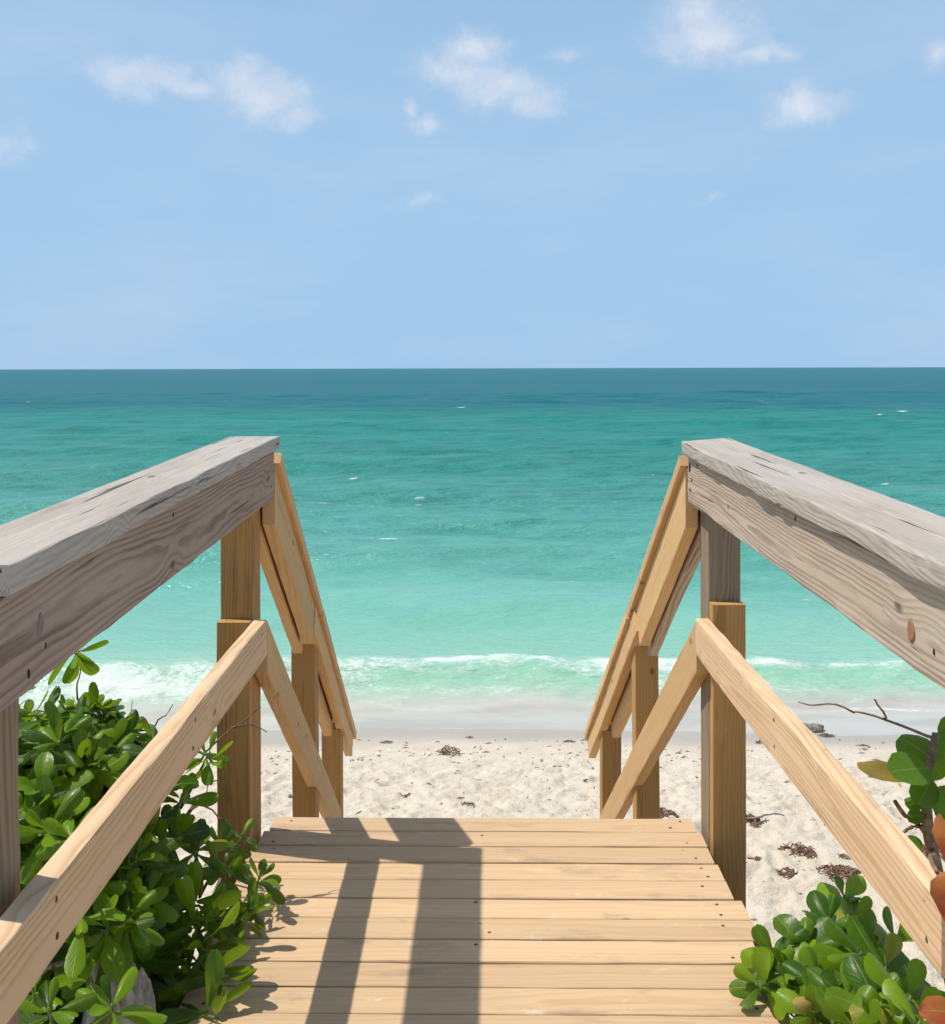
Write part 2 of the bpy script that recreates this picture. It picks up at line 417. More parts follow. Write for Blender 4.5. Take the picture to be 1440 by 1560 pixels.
# ------------------------------------------------------------------ the sea
def sea_mat():
    m, t, p, out = new_mat('sea_water')
    pos = t.node('ShaderNodeNewGeometry').outputs['Position']
    x, y, z = t.xyz(pos)
    foam_a = t.node('ShaderNodeAttribute', attribute_name='foam').outputs['Fac']
    film = t.node('ShaderNodeAttribute', attribute_name='film').outputs['Fac']
    # water colour follows the depth, which grows with the distance from the shore
    wob = t.m('SUBTRACT', t.noise(t.v('MULTIPLY', pos, (0.035, 0.16, 0)), 1.0, 4, 0.6), 0.5)
    lg = t.m('DIVIDE', t.m('SUBTRACT', t.m('LOGARITHM', t.m('MAXIMUM', y, 7.0), 10.0), 0.9), 2.1)
    lg = t.m('ADD', lg, t.m('MULTIPLY', wob, 0.10))
    col = t.ramp(lg, [(0.0, (0.44, 0.53, 0.42)), (0.045, (0.26, 0.49, 0.35)), (0.10, (0.150, 0.41, 0.32)), (0.17, (0.075, 0.325, 0.255)), (0.27, (0.024, 0.245, 0.19)),
                      (0.36, (0.014, 0.225, 0.185)), (0.425, (0.016, 0.220, 0.19)), (0.47, (0.010, 0.145, 0.165)), (0.62, (0.005, 0.115, 0.150)), (1.0, (0.004, 0.110, 0.150))])
    # darker seabed patches; ripple and wave-trough shade painted into the colour
    pt = t.m('ADD', t.m('MULTIPLY', t.noise(t.v('MULTIPLY', pos, (0.14, 0.42, 0)), 1.0, 3, 0.6), 0.22), t.m('ADD', t.m('MULTIPLY', t.noise(t.v('MULTIPLY', pos, (0.75, 1.35, 0)), 1.0, 5, 0.7), 0.55), t.m('MULTIPLY', t.noise(t.v('MULTIPLY', pos, (0.03, 0.10, 0)), 1.0, 4, 0.7), 0.23)))
    far = t.sstep(lg, 0.04, 0.26)
    col = t.mix(t.m('MULTIPLY', t.sstep(pt, 0.44, 0.62), t.m('MULTIPLY', far, 0.66)), col, (0.006, 0.130, 0.112))
    # thin film running up the sand
    sandc = t.mix(t.sstep(t.noise(t.v('MULTIPLY', pos, (0.8, 2.4, 0)), 1.0, 4, 0.6), 0.35, 0.65), (0.41, 0.375, 0.32), (0.50, 0.465, 0.40))
    col = t.mix(film, col, sandc)
    # foam: lacy
    wpos = t.v('ADD', pos, t.v('SCALE', t.v('SUBTRACT', t.node('ShaderNodeTexNoise').outputs['Color'], (0.5, 0.5, 0.5)), 0.35))
    fn = t.noise(t.v('MULTIPLY', pos, (3.0, 5.5, 3.0)), 1.0, 6, 0.68)
    fn2 = t.noise(t.v('MULTIPLY', pos, (16, 26, 16)), 1.0, 4, 0.65)
    fm = t.m('ADD', foam_a, t.m('MULTIPLY', t.m('SUBTRACT', t.m('ADD', t.m('MULTIPLY', fn, 0.62), t.m('MULTIPLY', fn2, 0.38)), 0.5), 2.5))
    fm = t.sstep(fm, 0.20, 0.95)
    fm = t.m('MULTIPLY', fm, t.sstep(foam_a, 0.02, 0.15))
    col = t.mix(fm, col, (0.66, 0.70, 0.64))
    t.l.new(col, p.inputs['Base Color'])
    t.l.new(t.m('MAXIMUM', t.sstep(fm, 0, 1, 0.0, 0.7), t.sstep(lg, 0.0, 0.4, 0.16, 0.34)), p.inputs['Roughness'])
    p.inputs['IOR'].default_value = 1.33
    t.l.new(t.sstep(lg, 0.0, 0.5, 0.45, 0.09), p.inputs['Specular IOR Level'])
    # ripples
    r1 = t.noise(t.v('MULTIPLY', pos, (0.7, 1.4, 0.5)), 1.0, 6, 0.66)
    r2 = t.noise(t.v('MULTIPLY', pos, (3.2, 8.0, 3)), 1.0, 3, 0.6)
    calm = t.sstep(film, 0.0, 1.0, 1.0, 0.10)
    h = t.m('ADD', t.m('MULTIPLY', t.m('MULTIPLY', r1, 0.42), far), t.m('ADD', t.m('MULTIPLY', r2, 0.045), t.m('MULTIPLY', fm, 0.005)))
    t.l.new(t.bump(t.m('MULTIPLY', h, calm), 1.0, 1.0), p.inputs['Normal'])
    return m

rows = np.concatenate([np.linspace(7.2, 12.0, 200, endpoint=False), np.geomspace(12.0, 120.0, 330, endpoint=False), np.geomspace(120.0, 30000.0, 70)])
cols = np.linspace(-1, 1, 521)
SY = rows[:, None] * np.ones((1, len(cols)))
SX = cols[None, :] * (0.72 * rows[:, None] + 6.0)
def waves(x, y):
    z = np.zeros_like(x)
    wr = np.random.RandomState(11)
    for k in range(26):
        lam = wr.uniform(0.9, 7.5) if k > 5 else wr.uniform(6, 13)
        th = wr.normal(0, 0.40); ph = wr.uniform(0, 6.28)
        kx, ky = math.sin(th) * 6.283 / lam, math.cos(th) * 6.283 / lam
        amp = 0.0105 * lam ** 0.75
        res = np.clip((lam / (0.03 * y)) - 0.6, 0, 1)
        arg = kx * x + ky * y + ph + 1.2 * fbm(x * 0.12, y * 0.12, 2, 60 + k)
        z += amp * res * (1 - np.abs(np.sin(arg / 2)) * 2 + 0.27) * 0.8
    return z * sst(y, 8.8, 14.0)
edge = shore_edge(SX)
yc = 9.72 + 0.40 * fbm(SX * 0.30, SX * 0 + 1.7, 3, 71) + 0.02 * SX
d = SY - yc
hgt = 0.20 * (0.75 + 0.9 * fbm(SX * 0.35 + 4, SX * 0, 2, 75))
ridge = hgt * np.where(d > 0, np.exp(-(d / 0.75) ** 2), np.exp(-(d / 0.30) ** 2))
yc2 = 16.6 + 0.9 * fbm(SX * 0.12, SX * 0 + 5.2, 2, 81)
d2 = SY - yc2
ridge2 = 0.13 * np.where(d2 > 0, np.exp(-(d2 / 1.3) ** 2), np.exp(-(d2 / 0.5) ** 2)) * (0.6 + 1.2 * fbm(SX * 0.15, SX * 0 + 9, 2, 83))
turb = 0.035 * fbm(SX * 3.0, SY * 4.0, 3, 90) * (np.exp(-((SY - yc + 0.65) / 0.5) ** 2) + 0.5 * np.exp(-(d / 0.3) ** 2))
SZ = SEA_Z + waves(SX, SY) + ridge + ridge2 + turb
gs = sand_base(SX, SY)
run = np.clip(SY - edge, 0, None)
filmz = gs + np.clip(0.045 * (SY - edge), -0.06, 0.028)
lvl = np.maximum(SZ, filmz)
SZ = np.where(SY < 9.3, lvl, SZ)
film = 1 - sst(SY - yc, -0.95, -0.25)
# foam attribute
foam = 0.62 * np.exp(-((d + 0.42) / 0.24) ** 2) * (0.85 + 1.1 * fbm(SX * 0.8, SY * 0.8, 2, 93))
crest = np.exp(-((d - 0.02) / 0.16) ** 2) * np.clip(0.48 + 1.5 * fbm(SX * 0.55, SX * 0 + 2, 3, 95), 0, 1)
spill = np.exp(-((d + 0.18) / 0.20) ** 2) * np.clip(0.32 + 1.8 * fbm(SX * 0.6 + 9, SX * 0 + 2, 3, 97), 0, 1)
foam = 0.66 * foam + 0.70 * crest + 0.74 * spill
foam += 0.40 * np.exp(-((d + 0.85) / 0.22) ** 2) * np.clip(0.5 + 1.5 * fbm(SX * 0.5, SY * 0.9, 3, 98), 0, 1)
l2 = 8.75 + 0.45 * fbm(SX * 0.45, SX * 0 + 7, 3, 99)
foam += 0.85 * np.exp(-((SY - l2) / 0.045) ** 2) * np.clip(0.4 + 2 * fbm(SX * 0.7, SX * 0 + 1, 2, 101), 0, 1)
foam += 0.6 * np.exp(-(run / 0.035) ** 2) * (SY > edge) * np.clip(0.3 + 2 * fbm(SX * 0.9, SX * 0 + 4, 2, 103), 0, 1)
wr = np.random.RandomState(21)
caps = [(-0.085, 17.0, 0.26), (0.03, 17.2, 0.30)] + [(wr.uniform(-0.6, 0.6), math.exp(wr.uniform(math.log(12), math.log(110))), wr.uniform(0.05, 0.16)) for _ in range(150)]
for cx_, cy_, s_ in caps:
    s_ = 0.7 * s_ * (cy_ / 14) ** 0.8
    px_ = SX - cx_ * cy_; py_ = SY - cy_
    foam += 0.95 * np.exp(-(px_ / s_) ** 2 - (py_ / (s_ * 0.32)) ** 2)
sea = place(bpy.data.objects.new('sea', grid_mesh('sea', SX, SY, SZ, sea_mat(), {'foam': np.clip(foam, 0, 1.3), 'film': film})), Matrix())
sea['kind'] = 'structure'

# ------------------------------------------------------------------ timber
def board_mesh(name, L, Wd, T, mat, seed=0, step=0.05, bev=0.004, wear=0.0006, warp=0.002, k0=0.0, k1=0.0, across=0.02, edge_fn=None):
    """a sawn board: length on local X, width on Y, thickness on Z; k0/k1 slant the two end cuts"""
    def face(n, a, b): return [a + (b - a) * i / n for i in range(1, n)]
    ny = max(1, int(Wd / across)); nz = max(1, int(T / across))
    hy, hz = Wd / 2, T / 2; loop = []
    c3 = [math.radians(q) for q in (0, 30, 60, 90)]
    def corner(cy, cz, a0):
        for q in c3: loop.append((cy + bev * math.cos(a0 + q), cz + bev * math.sin(a0 + q)))
    corner(hy - bev, hz - bev, 0); loop += [(q, hz) for q in face(ny, hy - bev, -hy + bev)]
    corner(-hy + bev, hz - bev, math.pi / 2); loop += [(-hy, q) for q in face(nz, hz - bev, -hz + bev)]
    corner(-hy + bev, -hz + bev, math.pi); loop += [(q, -hz) for q in face(ny, -hy + bev, hy - bev)]
    corner(hy - bev, -hz + bev, 1.5 * math.pi); loop += [(hy, q) for q in face(nz, -hz + bev, hz - bev)]
    lp = np.array(loop); n = len(lp); ns = max(2, int(L / step)) + 1
    ts = np.linspace(0, 1, ns)
    V = np.zeros((ns, n, 3))
    per = np.arange(n) * 0.37
    for i, tt in enumerate(ts):
        y, z = lp[:, 0].copy(), lp[:, 1].copy()
        xx = -L / 2 + k0 * y + (L + (k1 - k0) * y) * tt
        rad = np.maximum(np.hypot(y / hy, z / hz), 1e-6)
        nd = wear * 2 * fbm(xx * 9 + seed * 3.1, per * 3, 3, seed)
        y = y + nd * np.sign(lp[:, 0]) * (np.abs(lp[:, 0]) > hy * 0.8)
        z = z + nd * np.sign(lp[:, 1]) * (np.abs(lp[:, 1]) > hz * 0.8)
        y = y + warp * float(fbm(np.array(tt * 1.7), np.array(seed * 5.7), 2, seed + 5))
        z = z + warp * float(fbm(np.array(tt * 1.7), np.array(seed * 2.9), 2, seed + 9))
        if edge_fn is not None: y, z = edge_fn(xx, y, z, lp)
        V[i, :, 0] = xx; V[i, :, 1] = y; V[i, :, 2] = z
    faces = []
    for i in range(ns - 1):
        for j in range(n):
            k = (j + 1) % n
            faces.append((i * n + j, (i + 1) * n + j, (i + 1) * n + k, i * n + k))
    faces.append(tuple(range(n))); faces.append(tuple((ns - 1) * n + j for j in reversed(range(n))))
    me = mesh_from(name, V.reshape(-1, 3), faces, mat, True, 32)
    return me

_seed = [100]
def board(name, p0, p1, Wd, T, wdir, mat, parent, label=None, **kw):
    """a board whose centre line runs p0 -> p1, its width lying towards wdir"""
    p0, p1 = Vector(p0), Vector(p1); X = (p1 - p0); L = X.length; X.normalize()
    Y = Vector(wdir); Y = (Y - X * Y.dot(X)).normalized(); Z = X.cross(Y)
    _seed[0] += 1
    me = board_mesh(name, L, Wd, T, mat, seed=_seed[0], **kw)
    M = Matrix((X, Y, Z)).transposed().to_4x4(); M.translation = (p0 + p1) / 2
    o = place(bpy.data.objects.new(name, me), M, parent)
    if label: o['label'] = label
    return o

_disc = {}
def disc(name, pos, normal, r, mat, parent, depth=0.002, stretch=1.0, sdir=None):
    key = mat.name
    if key not in _disc:
        n = 12; vs_, fs_ = [], []
        for k, (rr, zz) in enumerate(((1.0, -1.0), (1.0, 0.0), (0.75, 0.35), (0.3, 0.15))):
            for j in range(n):
                a = j / n * 6.2832; q = rr * (1 + 0.10 * math.sin(3 * a + k))
                vs_.append((q * math.cos(a), q * math.sin(a), zz))
        for k in range(3):
            for j in range(n): fs_.append((k * n + j, k * n + (j + 1) % n, (k + 1) * n + (j + 1) % n, (k + 1) * n + j))
        fs_.append(tuple(3 * n + j for j in range(n)))
        _disc[key] = mesh_from(name, vs_, fs_, mat, True, 40)
    Z = Vector(normal).normalized(); X = Vector(sdir or (0.3, 0.2, 1)); X = (X - Z * X.dot(Z)).normalized(); Y = Z.cross(X)
    M = Matrix((X * r * stretch, Y * r, Z * depth)).transposed().to_4x4(); M.translation = pos
    return place(bpy.data.objects.new(name, _disc[key]), M, parent)

UP = (0, 0, 1)
# ---- deck
deck = thing('boardwalk_deck', 'landing of new yellow pine planks striped by railing shadows, ending above the sand', 'deck', (0.02, 2.2, 0))
PW, PT = 0.0852, 0.038
deckY1 = 2.916
npl = 22
yaw = math.radians(-0.85)
dirp = Vector((math.cos(yaw), math.sin(yaw), 0))
for k in range(npl):
    yc_ = deckY1 - 0.0886 * (k + 0.5)
    xl = -0.612 + rng.uniform(-0.006, 0.006); xr = 0.650 + rng.uniform(-0.005, 0.005)
    if k == 0: xl, xr = -0.588, 0.640
    if k == 1: xl = -0.603
    if k in (5, 6): xr = 0.668
    if k in (7,): xr = 0.645
    zt = rng.uniform(-0.0016, 0.0016)
    a = Vector((0, yc_, 0)) + dirp * xl; b = Vector((0, yc_, 0)) + dirp * xr
    a.z = b.z = -PT / 2 + zt
    pl = board('plank', a, b, PW + rng.uniform(-0.0012, 0.0008), PT, (0, 1, 0), M_DECK, deck, bev=0.0045, step=0.06, warp=0.0015, wear=0.0005)
    for sx in (xl + 0.055, 0.02, xr - 0.055):
        for sy in (-0.021, 0.021):
            if rng.random() < (0.75 if sx == 0.02 else 0.12): continue
            q = Vector((0, yc_ + sy + rng.uniform(-0.006, 0.006), 0)) + dirp * (sx + rng.uniform(-0.022, 0.022)); q.z = zt + 0.0002
            disc('screw', q, UP, 0.0043, M_SCREW, pl, 0.0008)
ydk0 = deckY1 - 0.0886 * npl
for x in (-0.555, 0.02, 0.595):
    board('joist', (x, ydk0, -PT - 0.072), (x, 2.85, -PT - 0.072), 0.14, 0.038, UP, M_TREAT, deck, step=0.3)
board('rim_joist', (-0.585, 2.872, -PT - 0.072), (0.63, 2.853, -PT - 0.072), 0.14, 0.036, UP, M_TREAT, deck, step=0.3)
for x in (-0.5, 0.52):
    for y in (1.2, 2.72):
        g = float(sand_base(np.array(x), np.array(y)))
        board('support_post', (x, y, g - 0.3), (x, y, -PT - 0.15), 0.089, 0.089, (1, 0, 0), M_TREAT, deck, step=0.3)

# ---- stairs down to the sand
S = 0.75
stairs = thing('beach_stairs', 'flight of pine steps going down from the deck to the sand', 'stairs', (0, 3.7, -1.2))
sk = -0.018                                          # the flight runs very slightly to the left
def sx_(x, Y): return x + sk * (Y - 2.86)
for xs in (-0.53, 0.0, 0.55):
    board('stringer', (sx_(xs, 2.95), 2.95, -0.26), (sx_(xs, 4.5), 4.5, -0.26 - S * 1.55), 0.19, 0.038, UP, M_TREAT, stairs, step=0.3)
for k in range(6):
    Y = 3.05 + k * 0.245; zt = -0.185 - k * 0.245 * S
    for dyb in (-0.048, 0.048):
        board('tread', (sx_(-0.57, Y), Y + dyb, zt + 0.03), (sx_(0.59, Y), Y + dyb, zt + 0.03), 0.089, 0.038, (0, 1, 0), M_FRESH, stairs, step=0.1)

# ---- railings
def worn_cap(bumps, side):
    """weathered cap: rounded, bitten edges and swells around knots along the inner edge"""
    def fn(xx, y, z, lp):
        inner = (lp[:, 0] * side > 0.058)
        for (xb, a, w) in bumps:
            y = y + inner * side * a * np.exp(-((xx - xb) / w) ** 2)
        y = y + inner * side * 0.0016 * fbm(xx * 5, xx * 0 + 3, 3, 7)
        top = lp[:, 1] > 0.015
        z = z + top * (0.0014 * fbm(xx * 4, lp[:, 0] * 30, 3, 8) + 0.0010 * fbm(xx * 1.5, lp[:, 0] * 120, 2, 9))
        for (xb, a, w) in bumps:
            z = z + top * 0.3 * a * np.exp(-((xx - xb - 0.02) / (w * 0.6)) ** 2) * (lp[:, 0] * side > 0)
        return y, z
    return fn

def railing(side, label):
    """side -1 = in shade beside the tall shrub, +1 = sunlit"""
    s = side
    xi = -0.578 if s < 0 else 0.6225                # inner face of the rail boards
    R = thing('wooden_railing', label, 'railing', (xi + s * 0.08, 2.75, 0))
    def X(d): return xi + s * d                      # d metres outward from that face
    slope = 0.0253
    ztop = 1.1336 if s < 0 else 1.122                # cap top at Y=2.86
    def zc(Y): return ztop + slope * (Y - 2.86)
    # level cap, 2x6 flat
    y0 = 1.20 if s < 0 else 0.55
    yE = 2.862
    xc0 = (-0.5625 - 0.0715) if s < 0 else (0.606 + 0.071)
    wd = Vector((1, 0, 0.0 if s < 0 else 0.06))
    L = yE - y0
    # local X runs away from the camera (Y), local Y runs to +x; inner edge is +Y for the shaded rail
    bumps = [(-0.05, 0.004, 0.06), (0.40, 0.003, 0.06), (-0.55, 0.004, 0.08)] if s < 0 else [(0.80, 0.003, 0.03), (0.37, 0.005, 0.05), (0.24, 0.005, 0.035), (-0.35, 0.004, 0.07)]
    board('cap_board', (xc0, y0, zc(y0) - 0.019), (xc0, yE, zc(yE) - 0.019), 0.143, 0.038, wd, M_CAP, R, step=0.012, bev=0.004, wear=0.0005, warp=0.003, across=0.008,
          edge_fn=worn_cap(bumps, 1 if s < 0 else -1), k1=(0.0 if s < 0 else 0.12))
    # level rail board, 2x6 on edge
    zb = lambda Y: zc(Y) - 0.040 - 0.070
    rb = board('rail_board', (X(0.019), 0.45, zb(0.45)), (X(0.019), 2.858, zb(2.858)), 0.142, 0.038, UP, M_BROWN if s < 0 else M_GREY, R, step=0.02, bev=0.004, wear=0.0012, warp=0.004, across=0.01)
    # level mid rail, 2x4 on edge
    zm = lambda Y: 0.572 + 0.006 * (Y - 2.0)
    ym0 = 0.6 if s < 0 else 1.31
    mr = board('mid_rail', (X(0.019), ym0, zm(ym0)), (X(0.019), 2.755, zm(2.755)), 0.102, 0.038, UP, M_FRESH, R, step=0.02, bev=0.0045, warp=0.004, wear=0.0009)
    # posts
    def px(d0): return X(0.0385 + d0)
    g = lambda x, y: float(sand_base(np.array(x), np.array(y))) - 0.35
    pxc = px(0.0455)
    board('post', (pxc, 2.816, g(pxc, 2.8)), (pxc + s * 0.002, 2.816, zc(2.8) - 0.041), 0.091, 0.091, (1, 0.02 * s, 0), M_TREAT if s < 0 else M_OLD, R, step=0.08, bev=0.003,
          label='old upper post darkened by weather' if s > 0 else None)
    zs = 0.626 if s < 0 else 0.672
    board('sister_post', (pxc + s * 0.003, 2.7495, g(pxc, 2.75)), (pxc + s * 0.004, 2.7495, zs), 0.092, 0.038, (1, 0, 0), M_TREAT, R, step=0.06, bev=0.003, label='newer board fixed to the face of the old post')
    if s < 0:
        board('post', (px(0.0455) - 0.024, 1.345, g(-0.7, 1.3)), (px(0.0455) - 0.024, 1.345, zc(1.35) - 0.041), 0.091, 0.091, (1, 0, 0), M_OLD, R, step=0.05, bev=0.004, wear=0.0015, across=0.01)
    else:
        board('post', (px(0.0455), 1.295, g(0.75, 1.3)), (px(0.0455), 1.295, zc(1.3) - 0.041), 0.091, 0.091, (1, 0, 0), M_TREAT, R, step=0.06, bev=0.003)
    # --- stair part: posts
    Ya, Yb = 3.78, 4.62
    def ln(z0, Y): return z0 - S * (Y - 2.86)
    xa = sx_(X(0.0065), Ya) + s * 0.0455; xb = sx_(X(0.0065), Yb) + s * 0.0455
    ctop = ztop - 0.030                               # top of the sloping cap at Y=2.86
    board('stair_post', (xa + 0.012, Ya, -1.6), (xa, Ya, ln(ctop, Ya) - 0.10), 0.089, 0.089, (1, 0, 0), M_TREAT, R, step=0.08, bev=0.003)
    board('stair_post', (xb, Yb, -1.6), (xb, Yb, ln(ctop, Yb) - 0.13), 0.089, 0.089, (1, 0, 0), M_TREAT, R, step=0.08, bev=0.003)
    c = math.cos(math.atan(S))
    def slope_board(name, dx0, Y0, Y1, ztopc, Wp, T, flat=False, mat=M_STAIR, k0=0.0, k1=0.0, lab=None):
        """board along the stair slope; ztopc = height of its upper edge/face at Y=2.86"""
        off = (Wp if not flat else T) / 2 / c
        p0 = (sx_(X(dx0), Y0), Y0, ln(ztopc, Y0) - off); p1 = (sx_(X(dx0), Y1), Y1, ln(ztopc, Y1) - off)
        return board(name, p0, p1, Wp, T, (1, 0, 0) if flat else UP, mat, R, label=lab, step=0.05, bev=0.003, warp=0.003, k0=k0, k1=k1)
    Ym = 3.64
    capx = 0.050
    # sloping cap in two lengths
    slope_board('stair_cap', capx, 2.874, Ym + 0.12, ctop, 0.135, 0.036, flat=True)
    slope_board('stair_cap', capx - 0.003, Ym + 0.125, 5.02, ctop - 0.002, 0.135, 0.036, flat=True)
    zb_ = ctop - 0.038 / c
    slope_board('stair_rail', 0.016, 2.864, Ym, zb_ - 0.002, 0.14, 0.036, k0=-S)
    slope_board('stair_rail', 0.011, Ym + 0.004, 4.96, zb_ - 0.002, 0.089, 0.036)
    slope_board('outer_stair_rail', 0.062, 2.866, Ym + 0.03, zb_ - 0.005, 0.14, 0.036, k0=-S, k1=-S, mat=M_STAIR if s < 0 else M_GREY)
    slope_board('outer_stair_rail', 0.058, 3.86, 4.53, zb_ - 0.005, 0.14, 0.036)
    # sloping mid rail starting behind the level one
    zmt = 0.628 + S * 0.09 - 0.16 * 0
    slope_board('stair_mid_rail', 0.019, 2.759, 4.50 if s < 0 else 4.62, 0.625 + S * (2.759 - 2.86), 0.118, 0.037, k0=-S, k1=-S)
    # fixings
    n_in = (-s, 0, 0)
    fx = [(1.40, zb(1.40) - 0.02, 0.011, M_PLUG if s > 0 else M_STICK, 1.5)] if s > 0 else [(1.314, zb(1.3) + 0.005, 0.010, M_STICK, 1.5)]
    for (Y, z, r, mt, st) in fx:
        disc('bolt_plug', (X(-0.0006), Y, z), n_in, r, mt, rb, 0.003, st, (0, 0.1, 1))
    for (Y, z, r) in [(2.83, zb(2.8) + 0.032, 0.006), (2.82, zb(2.8) - 0.03, 0.003), (2.80, zb(2.8) + 0.0, 0.0025), (2.40, zb(2.4) - 0.01, 0.002), (1.28, zb(1.28) - 0.05, 0.0028), (1.33, zb(1.33) - 0.028, 0.002), (1.9, zb(1.9) + 0.05, 0.0022)]:
        disc('nail_hole', (X(-0.0008), Y, z), n_in, r, M_HOLE, rb, 0.001, 2.2, (0, 0.1, 1))
    for Y in (2.70, 2.04, 1.36):
        for dz in (-0.025, 0.028):
            disc('screw', (X(-0.0005), Y + rng.uniform(-.01, .01), zm(Y) + dz), n_in, 0.0034, M_SCREW, mr, 0.0012, 1.4)
    return R

railing(-1, 'wooden railing with its inner faces in shade, standing beside the tall dense green shrub')
railing(+1, 'wooden railing with sunlit inner faces, standing beside the low shrub and red leaves')

# ------------------------------------------------------------------ plants
def leaf_mesh(name, mat, L=1.0, Wd=0.46, wide=0.68, arch=0.18, curl=0.25, fold=0.0, roundness=False, wave=0.0, seed=0):
    nu, nv = 5, 7
    V, UV, Fc = [], [], []
    for i in range(nv):
        t_ = (0.0, 0.2, 0.42, 0.62, 0.78, 0.91, 1.0)[i]
        if roundness:
            t_ = (0.0, 0.07, 0.24, 0.48, 0.72, 0.92, 1.0)[i]
            w = Wd * max(0.16, math.sqrt(max(0.0, 1 - (2 * t_ - 1) ** 2)))
            if i == nv - 1: w = Wd * 0.30
        else:
            a = t_ / wide
            w = Wd * (0.14 + 0.86 * (math.sin(a * math.pi / 2) ** 1.7)) if t_ < wide else Wd * math.sqrt(max(0.0, 1 - ((t_ - wide) / (1 - wide)) ** 2.3))
            w = max(w, 0.34 * Wd if i == nv - 1 else 0.02)
        for j in range(nu):
            q = (j / (nu - 1) - 0.5) * 2
            y = q * w / 2
            z = -arch * t_ * t_ - 1.7 * curl * (q * q) * w * 0.5 + fold * abs(q) * w * 0.5 + wave * math.sin(t_ * 9 + seed + (1.5 if q > 0 else 0)) * abs(q)
            V.append((t_ * L * (1 - 0.12 * arch), y, z)); UV.append((j / (nu - 1), t_))
    for i in range(nv - 1):
        for j in range(nu - 1):
            a = i * nu + j; Fc.append((a, a + 1, a + nu + 1, a + nu))
    me = mesh_from(name, V, Fc, mat)
    uvl = me.uv_layers.new(name='leaf')
    li = np.zeros(len(me.loops), np.int32); me.loops.foreach_get('vertex_index', li)
    uvl.data.foreach_set('uv', np.array(UV, np.float32)[li].ravel())
    return me

def variants(mat, k=1.0):
    return [leaf_mesh('leaf', mat, 1, 0.54 * k, 0.68, 0.10, 0.30), leaf_mesh('leaf', mat, 1, 0.58 * k, 0.66, 0.30, 0.40), leaf_mesh('leaf', mat, 1, 0.50 * k, 0.70, -0.12, 0.25, 0.35),
            leaf_mesh('leaf', mat, 1, 0.60 * k, 0.64, 0.22, 0.10, 0.45, wave=0.03, seed=2), leaf_mesh('leaf', mat, 1, 0.52 * k, 0.72, 0.42, 0.55, 0.0, wave=0.02)]

def leaf_matrix(base, d, n, size, roll=0.0):
    X = d.normalized(); Z = (n - X * n.dot(X)).normalized(); Y = Z.cross(X)
    R3 = Matrix((X, Y, Z)).transposed().to_4x4()
    R3 = R3 @ Matrix.Rotation(roll, 4, 'X')
    return Matrix.Translation(base) @ R3 @ Matrix.Scale(size, 4)

def rosette(tip, axis_, n, size, rg, spread=1.0):
    """spiral of obovate leaves at a shoot tip"""
    out = []; d = Vector(axis_).normalized()
    r0 = d.orthogonal().normalized(); r1 = d.cross(r0)
    ph = rg.uniform(0, 6.28)
    for k in range(n):
        f = (k + 0.5) / n
        th = math.radians(14 + 92 * f ** 0.8) * spread + rg.uniform(-0.16, 0.16)
        a = ph + k * 2.39996 + rg.uniform(-0.25, 0.25)
        rad = r0 * math.cos(a) + r1 * math.sin(a)
        dd = d * math.cos(th) + rad * math.sin(th)
        dd.z -= 0.18 * f
        nn = d * math.sin(th) - rad * math.cos(th)
        sz = size * (0.55 + 0.5 * min(1, f * 1.6)) * rg.uniform(0.82, 1.15)
        base = Vector(tip) - d * (0.35 * size * f) + rad * 0.004
        out.append((leaf_matrix(base, dd, nn, sz, rg.uniform(-0.35, 0.35)), rg.randrange(5)))
    return out

def tube_arrays(pts, r0, r1, sides=6):
    V, Fc = [], []
    pts = [Vector(p) for p in pts]; n = len(pts)
    for i, p in enumerate(pts):
        d = (pts[min(n - 1, i + 1)] - pts[max(0, i - 1)]).normalized()
        a = d.orthogonal().normalized(); b = d.cross(a)
        r = r0 + (r1 - r0) * i / (n - 1)
        for j in range(sides):
            q = j / sides * 6.2832; V.append(p + (a * math.cos(q) + b * math.sin(q)) * r)
    for i in range(n - 1):
        for j in range(sides):
            k = (j + 1) % sides
            Fc.append((i * sides + j, i * sides + k, (i + 1) * sides + k, (i + 1) * sides + j))
    Fc.append(tuple(range(sides))[::-1]); Fc.append(tuple((n - 1) * sides + j for j in range(sides)))
    return V, Fc

def curve_pts(a, b, sag, n, rg, jit=0.02):
    a, b = Vector(a), Vector(b); out = []
    j1 = Vector((rg.uniform(-1, 1), rg.uniform(-1, 1), rg.uniform(-1, 1))) * jit
    for i in range(n):
        t_ = i / (n - 1); p = a.lerp(b, t_)
        p = p + Vector((0, 0, sag * math.sin(t_ * math.pi))) + j1 * math.sin(t_ * 6.28)
        p = p + Vector((rg.uniform(-1, 1), rg.uniform(-1, 1), rg.uniform(-1, 1))) * jit * 0.25
        out.append(p)
    return out

def stem(name, pts, r0, r1, mat, parent, sides=7):
    V, Fc = tube_arrays(pts, r0, r1, sides)
    L0 = Vector(pts[0]); me = mesh_from(name, [v - L0 for v in V], Fc, mat)
    return place(bpy.data.objects.new(name, me), Matrix.Translation(L0), parent)

def joined(name, chunks, mat, parent, uvname=None):
    """many small meshes (verts, faces, uvs) as one stuff part"""
    V, Fc, UV = [], [], []
    for (v, f, uv) in chunks:
        o = len(V); V += v; Fc += [tuple(i + o for i in q) for q in f]
        if uv is not None: UV += uv
    if not V: return None
    base = WORLD[parent.name].translation
    me = mesh_from(name, [Vector(v) - base for v in V], Fc, mat)
    if uvname:
        l = me.uv_layers.new(name=uvname); li = np.zeros(len(me.loops), np.int32); me.loops.foreach_get('vertex_index', li)
        l.data.foreach_set('uv', np.array(UV, np.float32)[li].ravel())
    o = place(bpy.data.objects.new(name, me), Matrix.Translation(base), parent); o['kind'] = 'stuff'
    return o

